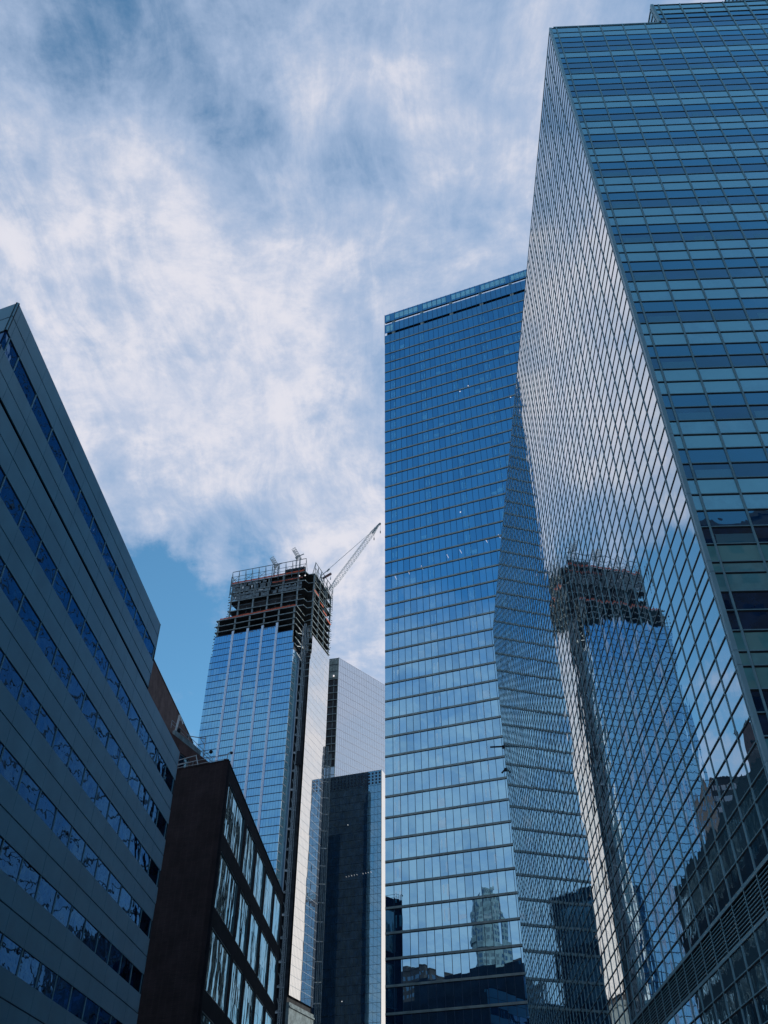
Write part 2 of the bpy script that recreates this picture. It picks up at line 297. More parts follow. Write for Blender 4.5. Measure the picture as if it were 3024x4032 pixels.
# ------------------------------------------------------------------ the tall glass tower at the right, next to the camera
def right_tower():
    P0 = (13.718, 30.006)
    T = thing('glass_office_tower', 'very tall teal and silver glass tower with a diamond-looking grid, filling the right side', 'skyscraper', P0)
    FL = Face(P0, 2.4, 'L'); FR = Face(P0, 92.4, 'R'); LEN, WID = 91.1, 62.0
    span = glass('spandrel_glass', (0.17, 0.50, 0.52), 0.15, 1.3, (0.90, 0.98, 1.0), wave=0.010, wscale=(0.55, 0.55, 0.28), fine=0.12, var=0.08)
    blue = glass('window_glass_clear', (0.01, 0.07, 0.18), 0.06, 1.15, (0.55, 0.88, 1.0), wave=0.010, wscale=(0.55, 0.55, 0.28), fine=0.12, var=0.2)
    dark = glass('window_glass_low', (0.006, 0.03, 0.09), 0.0, 1.3, (0.66, 0.88, 1.0), wave=0.010, wscale=(0.55, 0.55, 0.28), fine=0.12, var=0.5, vscale=0.8)
    side = glass('side_spandrel_glass', (0.10, 0.26, 0.34), 0.10, 1.05, (0.93, 0.97, 1.0), wave=0.009, wscale=(0.5, 0.5, 0.25), fine=0.12, var=0.08)
    sidew = glass('side_window_glass', (0.03, 0.11, 0.18), 0.09, 1.05, (0.90, 0.97, 1.0), wave=0.009, wscale=(0.5, 0.5, 0.25), fine=0.12, var=0.15)
    dark2 = glass('window_glass_low_variant', (0.02, 0.07, 0.13), 0.02, 1.3, (0.66, 0.88, 1.0), var=0.6, vscale=1.4)  # slightly lighter pane variant, scattered at random
    span2 = glass('spandrel_glass_aged', (0.17, 0.49, 0.55), 0.15, 1.3, (0.88, 0.97, 1.0), wave=0.010, wscale=(0.55, 0.55, 0.28), fine=0.12, var=0.12, vscale=1.5)
    blind = glass('window_glass_blind', (0.07, 0.22, 0.30), 0.2, 3.0, (0.7, 0.9, 1.0), var=0.1)
    z = [78 - 0.953 * n for n in range(59)] + [22.17, 21.2, 20.26, 19.3, 18.35, 17.7, 16.68, 15.7, 14.75, 13.75, 13.15, 12.2, 11.22, 9.7, 8.72, 7.8, 6.8, 5.85, 5.25, 4.3, 3.3, 2.3, 1.3, 0.3, -0.7, -1.6]
    ty = list('LLBDD' 'LBDD' 'LBDD') + list('LLBD' * 12)          # strips counted from the roof
    ty = ty[:58] + list('L' 'LDD' 'LLL' 'DD' 'LLL' 'D' 'V' 'LLDD' 'LLDD' 'LL' 'DD')
    ty = (ty + ['L'] * 99)[:len(z) - 1]
    sl = [0.0, 0.32] + [2.1 + 1.815 * k_ for k_ in range(49)] + [LEN]; sl = [v for v in sl if v <= LEN]
    sr = [0.0, 0.52] + frange(2.33, WID, 1.815) + [WID]
    # body behind the glass
    m = MB(); back = FR.xy(WID)
    bl = FL.xy(LEN)
    br = (back[0] + bl[0] - P0[0], back[1] + bl[1] - P0[1])
    e = 0.35
    m.prism([FL.p(0, -e, 0)[:2] if 0 else (P0[0] + e, P0[1] + e), (back[0], back[1] + e), br, (bl[0] + e, bl[1])], -EYE, 77.6)
    m.build('structural_core', M['unlit_dark'], T)
    # bands
    i = 0; nb = 0
    while i < len(ty):
        j = i
        isL = ty[i] in 'L'; isV = ty[i] == 'V'
        while j < len(ty) and ((ty[j] == 'L') == isL) and ((ty[j] == 'V') == isV): j += 1
        m = MB()
        for q in range(i, j):
            mi = {'L': 0, 'B': 1, 'D': 2, 'V': 3}[ty[q]]; ml = {'L': 8, 'B': 9, 'D': 9, 'V': 3}[ty[q]]
            for F, ss in ((FL, sl), (FR, sr)):
                for a, b in zip(ss[:-1], ss[1:]):
                    if ty[q] == 'V': 
                        m.pane(F, a, b, -0.25, z[q + 1], z[q], 4)
                        for s_ in range(11): 
                            zs = z[q + 1] + (z[q] - z[q + 1]) * (s_ + .5) / 11
                            m.fbox(F, a, b, -.06, -.02, zs - .018, zs + .018, 5)
                        continue
                    mm = ml if F is FL else mi
                    if F is FR and ty[q] == 'D' and random.random() < .18: mm = 6
                    if F is FR and ty[q] == 'L' and random.random() < .30: mm = 7
                    if F is FR and q <= 0 and a > 9: mm = 2
                    m.pane(F, a, b, 0.0, z[q + 1], z[q], mm, 0.0005 if F is FL else 0.002)
                    if F is FR and ty[q] == 'D' and (q + 1 == len(ty) or ty[q + 1] == 'L'):
                        if a < 3 and a > 0.1 and q < 57: 
                            e1 = 2.95 if a < 2 else 0
                            if e1: m.pane(F, a + .12, min(b, e1) - .04, .004, z[q + 1] + .05, z[q] - .42, 3)
                        elif random.random() < 0.22:
                            u0 = a + random.random() * 0.7; u1 = min(b - .06, u0 + .4 + random.random() * .8)
                            m.pane(F, u0, u1, .004, z[q + 1] + .05, z[q] - random.choice((.3, .42, .5)), 3)
        nm = 'louvre_band' if isV else ('spandrel_band' if isL else 'window_band')
        m.build(nm, [span, blue, dark, blind, M['black'], M['teal_metal'], dark2, span2, side, sidew], T)
        i = j
    # transoms: a metal nosing over a black strip painting the recess and shade below, round both faces
    for q, zz_ in enumerate(z[:-1]):
        m = MB(); h = 0.05 if not (q < len(ty) and ty[q] == 'V') else .11
        v_ = q < len(ty) and (ty[q] == 'V' or (q and ty[q - 1] == 'V')); m.fbox(FL, 0.02, LEN, 0.0, 0.03, zz_ - (.09 if v_ else .018), zz_ + (.06 if v_ else .018), 0); m.fbox(FL, 0.02, LEN, 0.0, 0.016, zz_ - (.13 if v_ else .082), zz_ - (.092 if v_ else .02), 1)
        m.fbox(FR, 0.03, WID, 0.0, 0.03, zz_ - .02, zz_ + .025, 0); m.fbox(FR, 0.03, WID, 0.0, 0.012, zz_ - .10, zz_ - .022, 1)
        m.build('transom', [M['teal_metal'], M['black']], T)
    # mullions
    def mull(F, s_, w_=0.032, dp=0.036):
        m = MB(); m.fbox(F, s_ - w_, s_ + w_, 0.0, dp, -EYE, 78.05); m.fbox(F, s_ + w_ + .001, s_ + w_ + .022, 0.0, dp * .5, -EYE, 78.0, 1); return m
    o = mull(FL, sl[1], .03, .034).build('mullion', [M['teal_metal'], M['black']], T)
    for s_ in sl[2:]: clone(o, (FL.d[0] * (s_ - sl[1]), FL.d[1] * (s_ - sl[1]), 0), T)
    o = mull(FR, sr[1], .042, .06).build('mullion', [M['teal_metal'], M['black']], T)
    for s_ in sr[2:]: clone(o, (FR.d[0] * (s_ - sr[1]), FR.d[1] * (s_ - sr[1]), 0), T)
    # corner cover, in lengths jointed once a floor
    zj = [z[0]] + [z[q] for q in range(1, len(ty)) if ty[q] == 'L' and ty[q - 1] == 'L'] + [-EYE]
    m = MB()
    for a, b in zip(zj[:-1], zj[1:]): m.fbox(FR, -0.06, 0.13, -0.13, 0.07, b + .02, a - .0)
    m.build('corner_cover', mat('corner_aluminium', (0.26, 0.47, 0.55), 0.5, metal=0.0, noise=0.1), T)
    m = MB(); m.fbox(FL, .1, LEN, -.3, .03, 78.0, 78.12); m.fbox(FR, .3, 9.0, -.3, .06, 78.06, 78.18); m.build('roof_coping', M['teal_metal'], T)
    # the two set-back tiers flush with the front
    for s0, zt, zb in ((9.06, 81.76, 78.0), (16.88, 86.6, 81.76)):
        m = MB(); n = int(round((zt - zb) / .953)); lv = [zt - i_ * (zt - zb) / n for i_ in range(n + 1)]
        FT = Face(FR.xy(s0), 2.4, 'L'); cols = [s0, s0 + .56] + [v for v in sr if v > s0 + .6]
        if s0 > 10: cols = [s0] + [v for v in sr if v > s0 + .3]
        tt = list('LLBDDLBDD')
        for q in range(n):
            mi = {'L': 0, 'B': 1, 'D': 2}[tt[q]]
            for a, b in zip(cols[:-1], cols[1:]): m.pane(FR, a, b, 0, lv[q + 1], lv[q], mi, .002)
            for a in frange(0, 28, 1.815): m.pane(FT, a, a + 1.815, 0, lv[q + 1], lv[q], mi, .0011)
            m.fbox(FR, s0, WID, 0, .055, lv[q] - .03, lv[q] + .03, 3); m.fbox(FR, s0, WID, 0, .03, lv[q] - .10, lv[q] - .032, 4)  # black strips under the nosings paint shade, as on the main faces
            m.fbox(FT, 0, 28, 0, .055, lv[q] - .03, lv[q] + .03, 3); m.fbox(FT, 0, 28, 0, .03, lv[q] - .10, lv[q] - .032, 4)
        for c in cols[1:]: m.fbox(FR, c - .045, c + .045, 0, .085, zb + .05, zt + .04, 3)
        for c in frange(.3, 28, 1.815): m.fbox(FT, c - .045, c + .045, 0, .085, zb, zt + .04, 3)
        m.fbox(FR, s0 - .1, s0 + .14, -.14, .1, zb + .24, zt + .06, 3)
        m.fbox(FR, s0 + .3, WID, -27.9, -.3, zb - .2, zt - .1, 4)
        m.build('upper_tier', [span, blue, dark, M['teal_metal'], M['black']], T)
    return T, FL, FR
RT, RFL, RFR = right_tower()
# maintenance arms sticking out past the far edge of that tower
for z_, up, lab in ((57.9, 0.0, 'longer black maintenance arm sticking out from the far edge of the glass tower'), (54.4, -.5, 'short black bracket under the longer maintenance arm on the far edge of the glass tower')):
    p = RFL.p(91.15, .1, z_); t = thing('maintenance_arm', lab, 'bracket', p[:2], 'maintenance arms at the tower edge')
    m = MB(); ln = 1.9 if up == 0 else .55
    m.bar(p, (p[0] - ln, p[1] + .2, p[2] + up), .09); m.build('arm', M['black'], t)
    m = MB(); m.bar((p[0] + .05, p[1], p[2] - .3), (p[0] + .05, p[1], p[2] + .15), .16); m.build('bracket', M['black'], t)

# ------------------------------------------------------------------ blue glass tower behind it
def blue_tower():
    P0 = (0.245, 175.0); F = Face(P0, 111.8, 'R'); WID = 64
    T = thing('blue_glass_tower', 'deep blue glass tower with thin grey floor ledges and an open screen crown, centre right', 'skyscraper', P0)
    g = glass('blue_tower_glass', (0.005, 0.04, 0.11), 0.62, 3.0, (0.35, 0.72, 1.0), wave=0.006, wscale=(.3, .3, .2), var=0.35, vscale=0.25)
    g2 = glass('blue_tower_glass_dim', (0.008, 0.05, 0.12), 0.55, 3.0, (0.33, 0.70, 1.0), wave=0.006, wscale=(.3, .3, .2), var=0.4, vscale=0.4)
    gl = glass('blue_tower_glass_column', (0.09, 0.36, 0.55), 0.50, 3.0, (0.50, 0.80, 1.0), var=0.25, vscale=.6)
    crown = glass('crown_glass', (0.03, 0.13, 0.2), 0.5, 3, (0.42, 0.72, 1.0), wave=.003, var=0.3)
    crown_l = glass('crown_panel', (0.35, 0.75, 0.8), 0.3, 3, (0.6, 0.85, 1.0), var=0.15)
    ledge = mat('ledge_metal', (0.27, 0.34, 0.33), 0.6, metal=0.2, noise=0.2)
    fr = mat('blue_mullion', (0.01, 0.04, 0.09), 0.5, metal=.3)
    zl = [216.81, 211.69, 207.57, 203.36, 199.12, 194.97, 190.74, 186.49, 182.34, 178.15, 173.93, 169.87, 165.59, 161.53, 157.34, 153.21, 148.95, 144.71, 140.5, 136.32, 132.14, 128.02, 123.82, 119.6, 115.47, 111.3, 107.0, 102.82, 98.56, 94.29, 90.0, 85.78, 81.4, 77.1, 72.7, 68.36, 64.07, 59.71, 55.4, 51.1, 46.7, 42.35, 37.88, 33.5, 29.1, 24.7, 20.3, 15.9, 11.5, 7.1, 2.7]
    cols = [0.0] + frange(1.77, WID, 1.56) + [WID]; colx = [2.65, 12.1, 21.6, 31.1, 40.6, 50.1, 59.6]
    m = MB(); m.prism([F.p(.3, -.45, 0)[:2], F.p(WID, -.45, 0)[:2], F.p(WID, -62, 0)[:2], F.p(.3, -62, 0)[:2]], -EYE, 216.4); m.build('structural_core', M['unlit_dark'], T)  # depth stretched out of view so the tower shades the brick buildings
    m = MB(); m.fbox(F, 0, .14, -62, -.02, -EYE, 216.8); m.build('side_wall', g, T)
    lv = zl + [-EYE]
    for i, (a, b) in enumerate(zip(lv[:-1], lv[1:])):
        m = MB()
        for c0, c1 in zip(cols[:-1], cols[1:]): m.pane(F, c0, c1, 0, b, a, 2 if random.random() < .22 else 0, .0022)
        if a > 50:
            for cx_ in colx:
                for off, wd_ in ((-.62, .28), (.18, .42)):
                    if random.random() < .85: m.pane(F, cx_ + off, cx_ + off + wd_, .004, b + .75 + random.random() * .3, a - 1.1 - random.random() * .5, 1)
            for _ in range(3):
                if random.random() < .35:
                    c = random.choice(cols[1:26]); m.pane(F, c + .06, c + 1.5, .003, b + .6, b + 1.4 + random.random(), 1)
        m.build('window_band', [g, gl, g2], T)
        m = MB(); m.fbox(F, 0, WID, 0, .10, a - .20, a + .20, 0); m.fbox(F, 0, WID, 0, .05, a - .34, a - .202, 1); m.build('floor_ledge', [ledge, M['black']], T)  # black strip below each ledge paints its dark recess and shadow
    o = None
    for s_ in cols[1:-1]:
        if o is None:
            m = MB(); m.fbox(F, s_ - .035, s_ + .035, 0, .06, -EYE, 216.8); o = m.build('mullion', fr, T)
        else: clone(o, (F.d[0] * (s_ - cols[1]), F.d[1] * (s_ - cols[1]), 0), T)
    # crown: two glass screens with open slots, carried on columns
    m = MB(); m.fbox(F, 0, WID, -.05, 0.0, 227.2, 231, 0)
    for c in colx: 
        for k_ in range(5): m.pane(F, max(.1, c + .75 + k_ * 1.56), c + .75 + (k_ + 1) * 1.56 - .12, .004, 228.0, 230.2, 1)
    m.pane(F, .5, 1.7, .004, 228, 230.2, 1)
    m.build('crown_screen', [crown, crown_l], T)
    m = MB(); m.fbox(F, 0, WID, -.05, 0, 221.8, 226.0, 0); m.pane(F, .5, 1.7, .004, 222.4, 225.2, 1); m.pane(F, 1.85, 2.6, .004, 222.4, 225.2, 1); m.build('crown_screen', [crown, crown_l], T)
    m = MB(); m.fbox(F, 0, WID, -.05, 0, 216.9, 220.6, 0); m.build('crown_screen', [crown], T)
    m = MB(); m.fbox(F, .3, WID, -2.2, -1.2, 216.5, 225.5, 0); m.build('plant_wall', M['black'], T)
    m = MB(); m.fbox(F, .1, WID, -.5, -.08, 227.1, 227.5, 0); m.fbox(F, .1, WID, -.5, -.08, 230.8, 231.05, 0); m.build('crown_rail', fr, T)
    for c in colx:
        m = MB(); m.fbox(F, c - .3, c + .75, -1.0, -.1, 216, 231, 0); m.build('crown_column', ledge, T)
    m = MB()
    for s_ in cols: m.fbox(F, s_ - .035, s_ + .035, 0, .08, 217, 231.1)
    m.build('crown_mullion', fr, T, kind='stuff') if False else m.build('crown_frame', fr, T)
    # a few lit ceiling lamps
    for s_, z_ in ((13.4 + 9, 182.6 + 18), (24.9, 201.9), (36.2, 192.6), (38.3, 192.9), (22.5, 138.7), (20.0, 157.2)):
        m = MB(); m.pane(F, s_, s_ + .28, .012, z_ - 15, z_ - 14.7, 0); m.build('ceiling_lamp', M['lamp'], T)
    for s_, z_ in ((2.6, 127), (6.0, 127.6), (9.4, 128.2), (16.0, 129.7), (19.3, 130.2), (25.8, 131.5), (29, 132.0)):
        m = MB(); m.bar(F.p(s_, .02, z_ + .6), F.p(s_ + .4, .02, z_ - .6), .025); m.build('ceiling_lamp', M['lamp'], T)
    return F
TF = blue_tower()

# ------------------------------------------------------------------ office block at the left
def left_block():
    P0 = (-30.36, 44.86); F = Face(P0, 2.95, 'R', 1.488); G = Face(P0, -69, 'L', 1.488)
    T = thing('office_block', 'teal metal-clad office block with dark ribbon windows, filling the left edge', 'office building', P0)
    sp = mat('teal_cladding', (0.10, 0.27, 0.355), 0.42, metal=0.0, noise=0.10, nscale=0.25, spec=0.5)
    win = glass('ribbon_glass', (0.002, 0.005, 0.02), 0.13, 3.2, (0.34, 0.56, 0.84), wave=0.055, wscale=(0.34, 0.34, 0.38), fine=0.1, var=.5)
    S1, S2, ZL = 32.7, 43.8, 34.85
    # horizontal courses from the top: (z top, z bottom, kind)
    zs = [(41.0, 39.75, 's'), (39.75, 38.55, 's'), (38.55, 37.4, 'w'), (37.4, 36.2, 's'), (36.2, 35.02, 's'), (35.02, 34.82, 'g'), (34.82, 33.45, 's'), (33.45, 32.12, 's')]
    zz_ = 32.12
    while zz_ > -1:
        zs += [(zz_, zz_ - 1.27, 'w'), (zz_ - 1.27, zz_ - 2.57, 's'), (zz_ - 2.57, zz_ - 3.84, 's')]; zz_ -= 3.84
    cols = [0, .58] + frange(1.93, S2, 2.765) + [S2]; colg = [0] + frange(1.6, 34, 2.765) + [34]
    m = MB(); m.fbox(F, 8.6, S1 - .4, -24, -.35, -1.07, 40.6); m.fbox(F, .5, 8.58, -1.2, -.35, -1.07, 40.6); m.fbox(F, S1 - .38, S2 - .3, -24, -.35, -1.07, ZL - .3); m.fbox(G, 2.5, 10, -1.2, -.35, -1.07, 40.4); m.fbox(G, 10.02, 34, -14, -.35, -1.07, 40.5)
    m.build('structural_core', M['unlit_dark'], T)
    for zt, zb, kd in zs:
        m = MB(); end = S1 if zt > ZL + .2 else S2
        for FF, cc, ee in ((F, cols, end), (G, colg, 34)):
            for a, b in zip(cc[:-1], cc[1:]):
                b = min(b, ee)
                if a >= ee - .01: continue
                if kd == 'w': m.pane(FF, a, b, -.06, zb, zt, 1, .004)
                elif kd == 'g': m.pane(FF, a, b, -.14, zb, zt, 2)
                else: m.fbox(FF, a + (.012 if a > 0 else 0), b - .012, -.12, .0 + random.uniform(-.002, .002), zb + .035, zt - .035, 0)
            if kd == 's': m.fbox(FF, 0.0, ee - .01, -.13, -.06, zb, zt, 2)
            if kd == 'w':
                for a in cc[1:-1]:
                    if a < ee: m.fbox(FF, a - .02, a + .02, -.06, .0, zb, zt, 3)
        m.build({'w': 'window_band', 's': 'spandrel_panel', 'g': 'vent_slot'}[kd], [sp, win, M['black'], M['teal_metal']], T)
    for s_, zt, zb in ((S1, 41.0, ZL), (S2, ZL, -1.07)):
        E_ = Face(F.xy(s_), F.deg - 90, 'R', 1.488); m = MB(); m.fbox(E_, 0.0, 24, -.12, -.01, zb + .05, zt, 0); m.build('end_wall', M['end_brick'], T)
    m = MB(); m.fbox(F, .5, S1 + .0, -.5, -.125, 40.5, 40.95); m.fbox(F, S1 + .02, S2, -.5, -.125, ZL - .5, ZL - .02); m.fbox(G, 1.5, 34, -.4, -.125, 40.5, 40.9); m.build('roof_coping', sp, T)
left_block()

# ------------------------------------------------------------------ brick buildings behind the office block
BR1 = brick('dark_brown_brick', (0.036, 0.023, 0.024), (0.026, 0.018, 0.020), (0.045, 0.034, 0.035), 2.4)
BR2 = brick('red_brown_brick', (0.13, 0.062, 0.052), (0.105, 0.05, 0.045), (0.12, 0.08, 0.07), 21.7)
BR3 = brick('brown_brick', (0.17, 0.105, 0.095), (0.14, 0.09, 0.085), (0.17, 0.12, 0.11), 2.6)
def rail(t, pts, h=1.05, step=2.0, r=.03, mt=None):
    """posts and two rails along a run of points"""
    mt = mt or M['galv']
    for (a, b) in zip(pts[:-1], pts[1:]):
        L = sqrt((b[0] - a[0]) ** 2 + (b[1] - a[1]) ** 2); n = max(1, int(L / step))
        m = MB()
        for hh in (h, h * .55): m.bar((a[0], a[1], a[2] + hh), (b[0], b[1], b[2] + hh), r)
        m.build('rail', mt, t)
        for i in range(n + 1):
            q = [a[k_] + (b[k_] - a[k_]) * i / n for k_ in range(3)]; m = MB(); m.bar(q, (q[0], q[1], q[2] + h), r); m.build('post', mt, t)
def brick_near():
    P0 = (-26.265, 141.18); F = Face(P0, 2.5, 'R', 1.7105); G = Face(P0, -67.7, 'L', 1.7105)
    T = thing('brick_building', 'nearly black brown brick building with three rows of tall windows, beside the office block', 'building', P0)
    g = glass('tall_window_glass', (0.010, 0.022, 0.028), 0.17, 2.4, (0.55, 0.80, 0.86), wave=0.16, wscale=(0.40, 0.40, 0.10), fine=.10, var=.5)
    fr = mat('window_frame_metal', (0.09, 0.13, 0.14), 0.4, metal=.4)
    LEN = 41.8
    rows = [(36.5, 31.37), (29.75, 24.66), (23.05, 17.97), (16.4, 11.3), (9.7, 4.6)]
    cols = [(1.55, 11.1), (12.5, 18.35), (19.9, 25.8), (27.2, 33.4), (34.8, 40.5)]
    m = MB(); zc = [38.0] + [v for r_ in rows for v in r_] + [-.93]
    for a, b in zip(zc[::2], zc[1::2]): m.fbox(F, 0, LEN, -.4, 0, b, a)
    sc_ = [0] + [v for c in cols for v in c] + [LEN]
    for zt, zb in rows:
        for a, b in zip(sc_[::2], sc_[1::2]): m.fbox(F, a, b, -.4, 0, zb, zt)
    G2 = G; m.fbox(G, 0.0, 20, -.4, 0, -.93, 38.0)
    m.fbox(F, 5, LEN, -14, -.42, -.93, 37.2); m.fbox(F, .6, 4.98, -.8, -.42, -.93, 37.2)
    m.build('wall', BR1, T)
    for zt, zb in rows:
        for a, b in cols:
            m = MB(); w_ = .09
            m.fbox(F, a, b, -.12, -.02, zb, zb + w_); m.fbox(F, a, b, -.12, -.02, zt - w_, zt); m.fbox(F, a, a + w_, -.12, -.02, zb + w_, zt - w_); m.fbox(F, b - w_, b, -.12, -.02, zb + w_, zt - w_)
            o = m.build('window', fr, T)
            m = MB(); n = 3 if b - a > 8 else 2
            for i in range(n):
                for j in range(3): m.pane(F, a + (b - a) * i / n, a + (b - a) * (i + 1) / n, -.1, zb + (zt - zb) * j / 3, zb + (zt - zb) * (j + 1) / 3, 0, .006)
            o2 = m.build('pane', g, o)
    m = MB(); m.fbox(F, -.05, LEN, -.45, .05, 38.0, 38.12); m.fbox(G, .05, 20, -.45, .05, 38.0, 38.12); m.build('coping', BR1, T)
    t = thing('railing', 'thin steel railing along the roof of the near-black brick building', 'railing', P0)
    a = G.p(.6, -.7, 38.12); b = G.p(6.6, -.7, 38.12); rail(t, [a, b], 1.5, 2.6, .035)
    t = thing('roof_camera', 'small dark camera on a bent bracket at the roof corner of the near-black brick building', 'security camera', P0)
    c = G.p(.25, -.2, 38.1); m = MB(); m.bar(c, (c[0], c[1], c[2] + 1.3), .05); m.bar((c[0], c[1], c[2] + 1.3), (c[0] + .5, c[1] - .1, c[2] + 1.6), .045); m.build('bracket', M['galv'], t)
    m = MB(); m.ball((c[0] + .6, c[1] - .1, c[2] + 1.35), .25); m.build('camera_dome', M['black'], t)
    t = thing('roof_ladder', 'pale steel access stair frame on the roof between the office block and the brick wall', 'access stair', G.xy(5.4))
    m = MB(); p0 = G.p(3.8, -.5, 38.3); p1 = G.p(6.6, -.5, 38.3)
    m.bar(p0, p1, .1); m.bar((p1[0], p1[1], p1[2] + 1.7), (p0[0] - .5, p0[1], p0[2] + 1.9), .06); m.bar(p0, (p0[0] - .6, p0[1], p0[2] + 1.9), .08); m.bar((p1[0], p1[1], p1[2] + .8), (p0[0] - .2, p0[1], p0[2] + 1.0), .05); m.build('stair_frame', M['galv'], t)
brick_near()
def brick_far():
    P0 = (-41.44, 162.16); F = Face(P0, 21.7, 'R', 1.6)
    T = thing('brick_building', 'red brown brick building with a taller blank brick wall, behind the teal office block', 'building', P0)
    # lower wall: pieces round the window
    a0, a1, w0, w1, zt, zb = -9, 9.6, 1.85, 4.05, 48.45, 45.2
    m = MB(); m.fbox(F, a0, w0, -.4, 0, -1.0, 50); m.fbox(F, w1, a1, -.4, 0, -1.0, 50); m.fbox(F, w0, w1, -.4, 0, zt, 50); m.fbox(F, w0, w1, -.4, 0, -1.0, zb); m.fbox(F, a0, a1, -16, -.42, -1.0, 49.6)
    m.build('wall', BR2, T)
    m = MB(); m.fbox(F, w0, w1, -.2, -.12, zt - .1, zt); m.fbox(F, w0, w0 + .08, -.2, -.12, zb, zt - .1); m.fbox(F, w1 - .08, w1, -.2, -.12, zb, zt - .1); o = m.build('window', M['galv'], T)
    m = MB(); m.pane(F, w0, w1, -.21, zb, zt, 0, .003); m.build('pane', glass('dark_pane', (.006, .01, .014), .25, 3), o)
    Bf = Face((-55.88, 163.2), 2.75, 'R', 1.774)
    m = MB(); m.fbox(Bf, -4, 36.6, -12, 0, 40, 62); m.build('upper_wall', BR3, T)
    m = MB(); m.fbox(Bf, -4, 36.65, -.5, .06, 62, 62.15); m.build('coping', BR2, T)
    m = MB(); m.fbox(F, 0.2, 6.4, -.5, -.1, 50.0, 50.75); m.build('parapet', M['conc'], T)
    t = thing('railing', 'thin steel railing along the sloping-looking roof edge of the red brown brick building', 'railing', P0)
    rail(t, [F.p(-.6, -.25, 50.75), F.p(9.4, -.25, 50.02)], 1.6, 2.9, .035)
    # white bracket frame, lamps and an antenna on that roof
    t = thing('gantry_frame', 'small white steel bracket frame standing before the blank brown brick wall', 'bracket', F.xy(.4))
    b = F.p(.45, -.3, 50.2); m = MB(); m.lattice(b, (b[0] + .4, b[1], b[2] + 4.4), .22, .055, .5); m.build('mast', M['white'], t)
    m = MB(); m.bar((b[0] + .4, b[1], b[2] + 4.4), (b[0] + 1.2, b[1] + .5, b[2] + 2.7), .1); m.bar((b[0] + .2, b[1], b[2] + 3.2), (b[0] + .8, b[1] + .25, b[2] + 3.5), .05); m.build('arm', M['white'], t)
    t = thing('floodlight', 'dark floodlight at the foot of the small white bracket frame', 'floodlight', F.xy(.9))
    c = F.p(.95, -.3, 50.9); m = MB(); m.bar(c, (c[0], c[1], c[2] - .8), .06); m.build('stem', M['steel_dk'], t); m = MB(); m.hexa([(c[0] + x_, c[1] + y_, c[2] + z_) for z_ in (0, .65) for x_, y_ in ((-.4, -.25), (.55, -.25), (.55, .3), (-.4, .3))]); m.build('lamp_head', M['black'], t)
    t = thing('antenna_mast', 'thin grey antenna mast with a long side arm on the red brown brick roof', 'antenna', F.xy(7.4))
    c = F.p(7.3, -.3, 50.0); m = MB(); m.bar(c, (c[0], c[1], c[2] + 5.0), .08); m.bar((c[0] - .0, c[1], c[2] + 4.6), (c[0] - 3.4, c[1] - 1, c[2] + 4.7), .07); m.bar((c[0], c[1], c[2] + 3.2), (c[0] - 1.1, c[1] - .3, c[2] + 4.6), .05); m.build('mast', M['galv'], t)
    m = MB(); m.hexa([(c[0] - 3.5 + x_, c[1] - 1 + y_, c[2] + 4.7 + z_) for z_ in (-.15, .3) for x_, y_ in ((-.25, -.2), (.3, -.2), (.3, .2), (-.25, .2))]); m.build('receiver', M['steel_dk'], t)
    t = thing('floodlight', 'dark floodlight on a short arm beside the antenna mast', 'floodlight', F.xy(7.9))
    m = MB(); m.bar((c[0] + .08, c[1], c[2] + 1.1), (c[0] + 1.2, c[1] + .15, c[2] + 1.5), .055); m.build('stem', M['steel_dk'], t); m = MB(); m.ball((c[0] + 1.5, c[1] + .15, c[2] + 1.7), .4); m.build('lamp_head', M['black'], t)
brick_far()

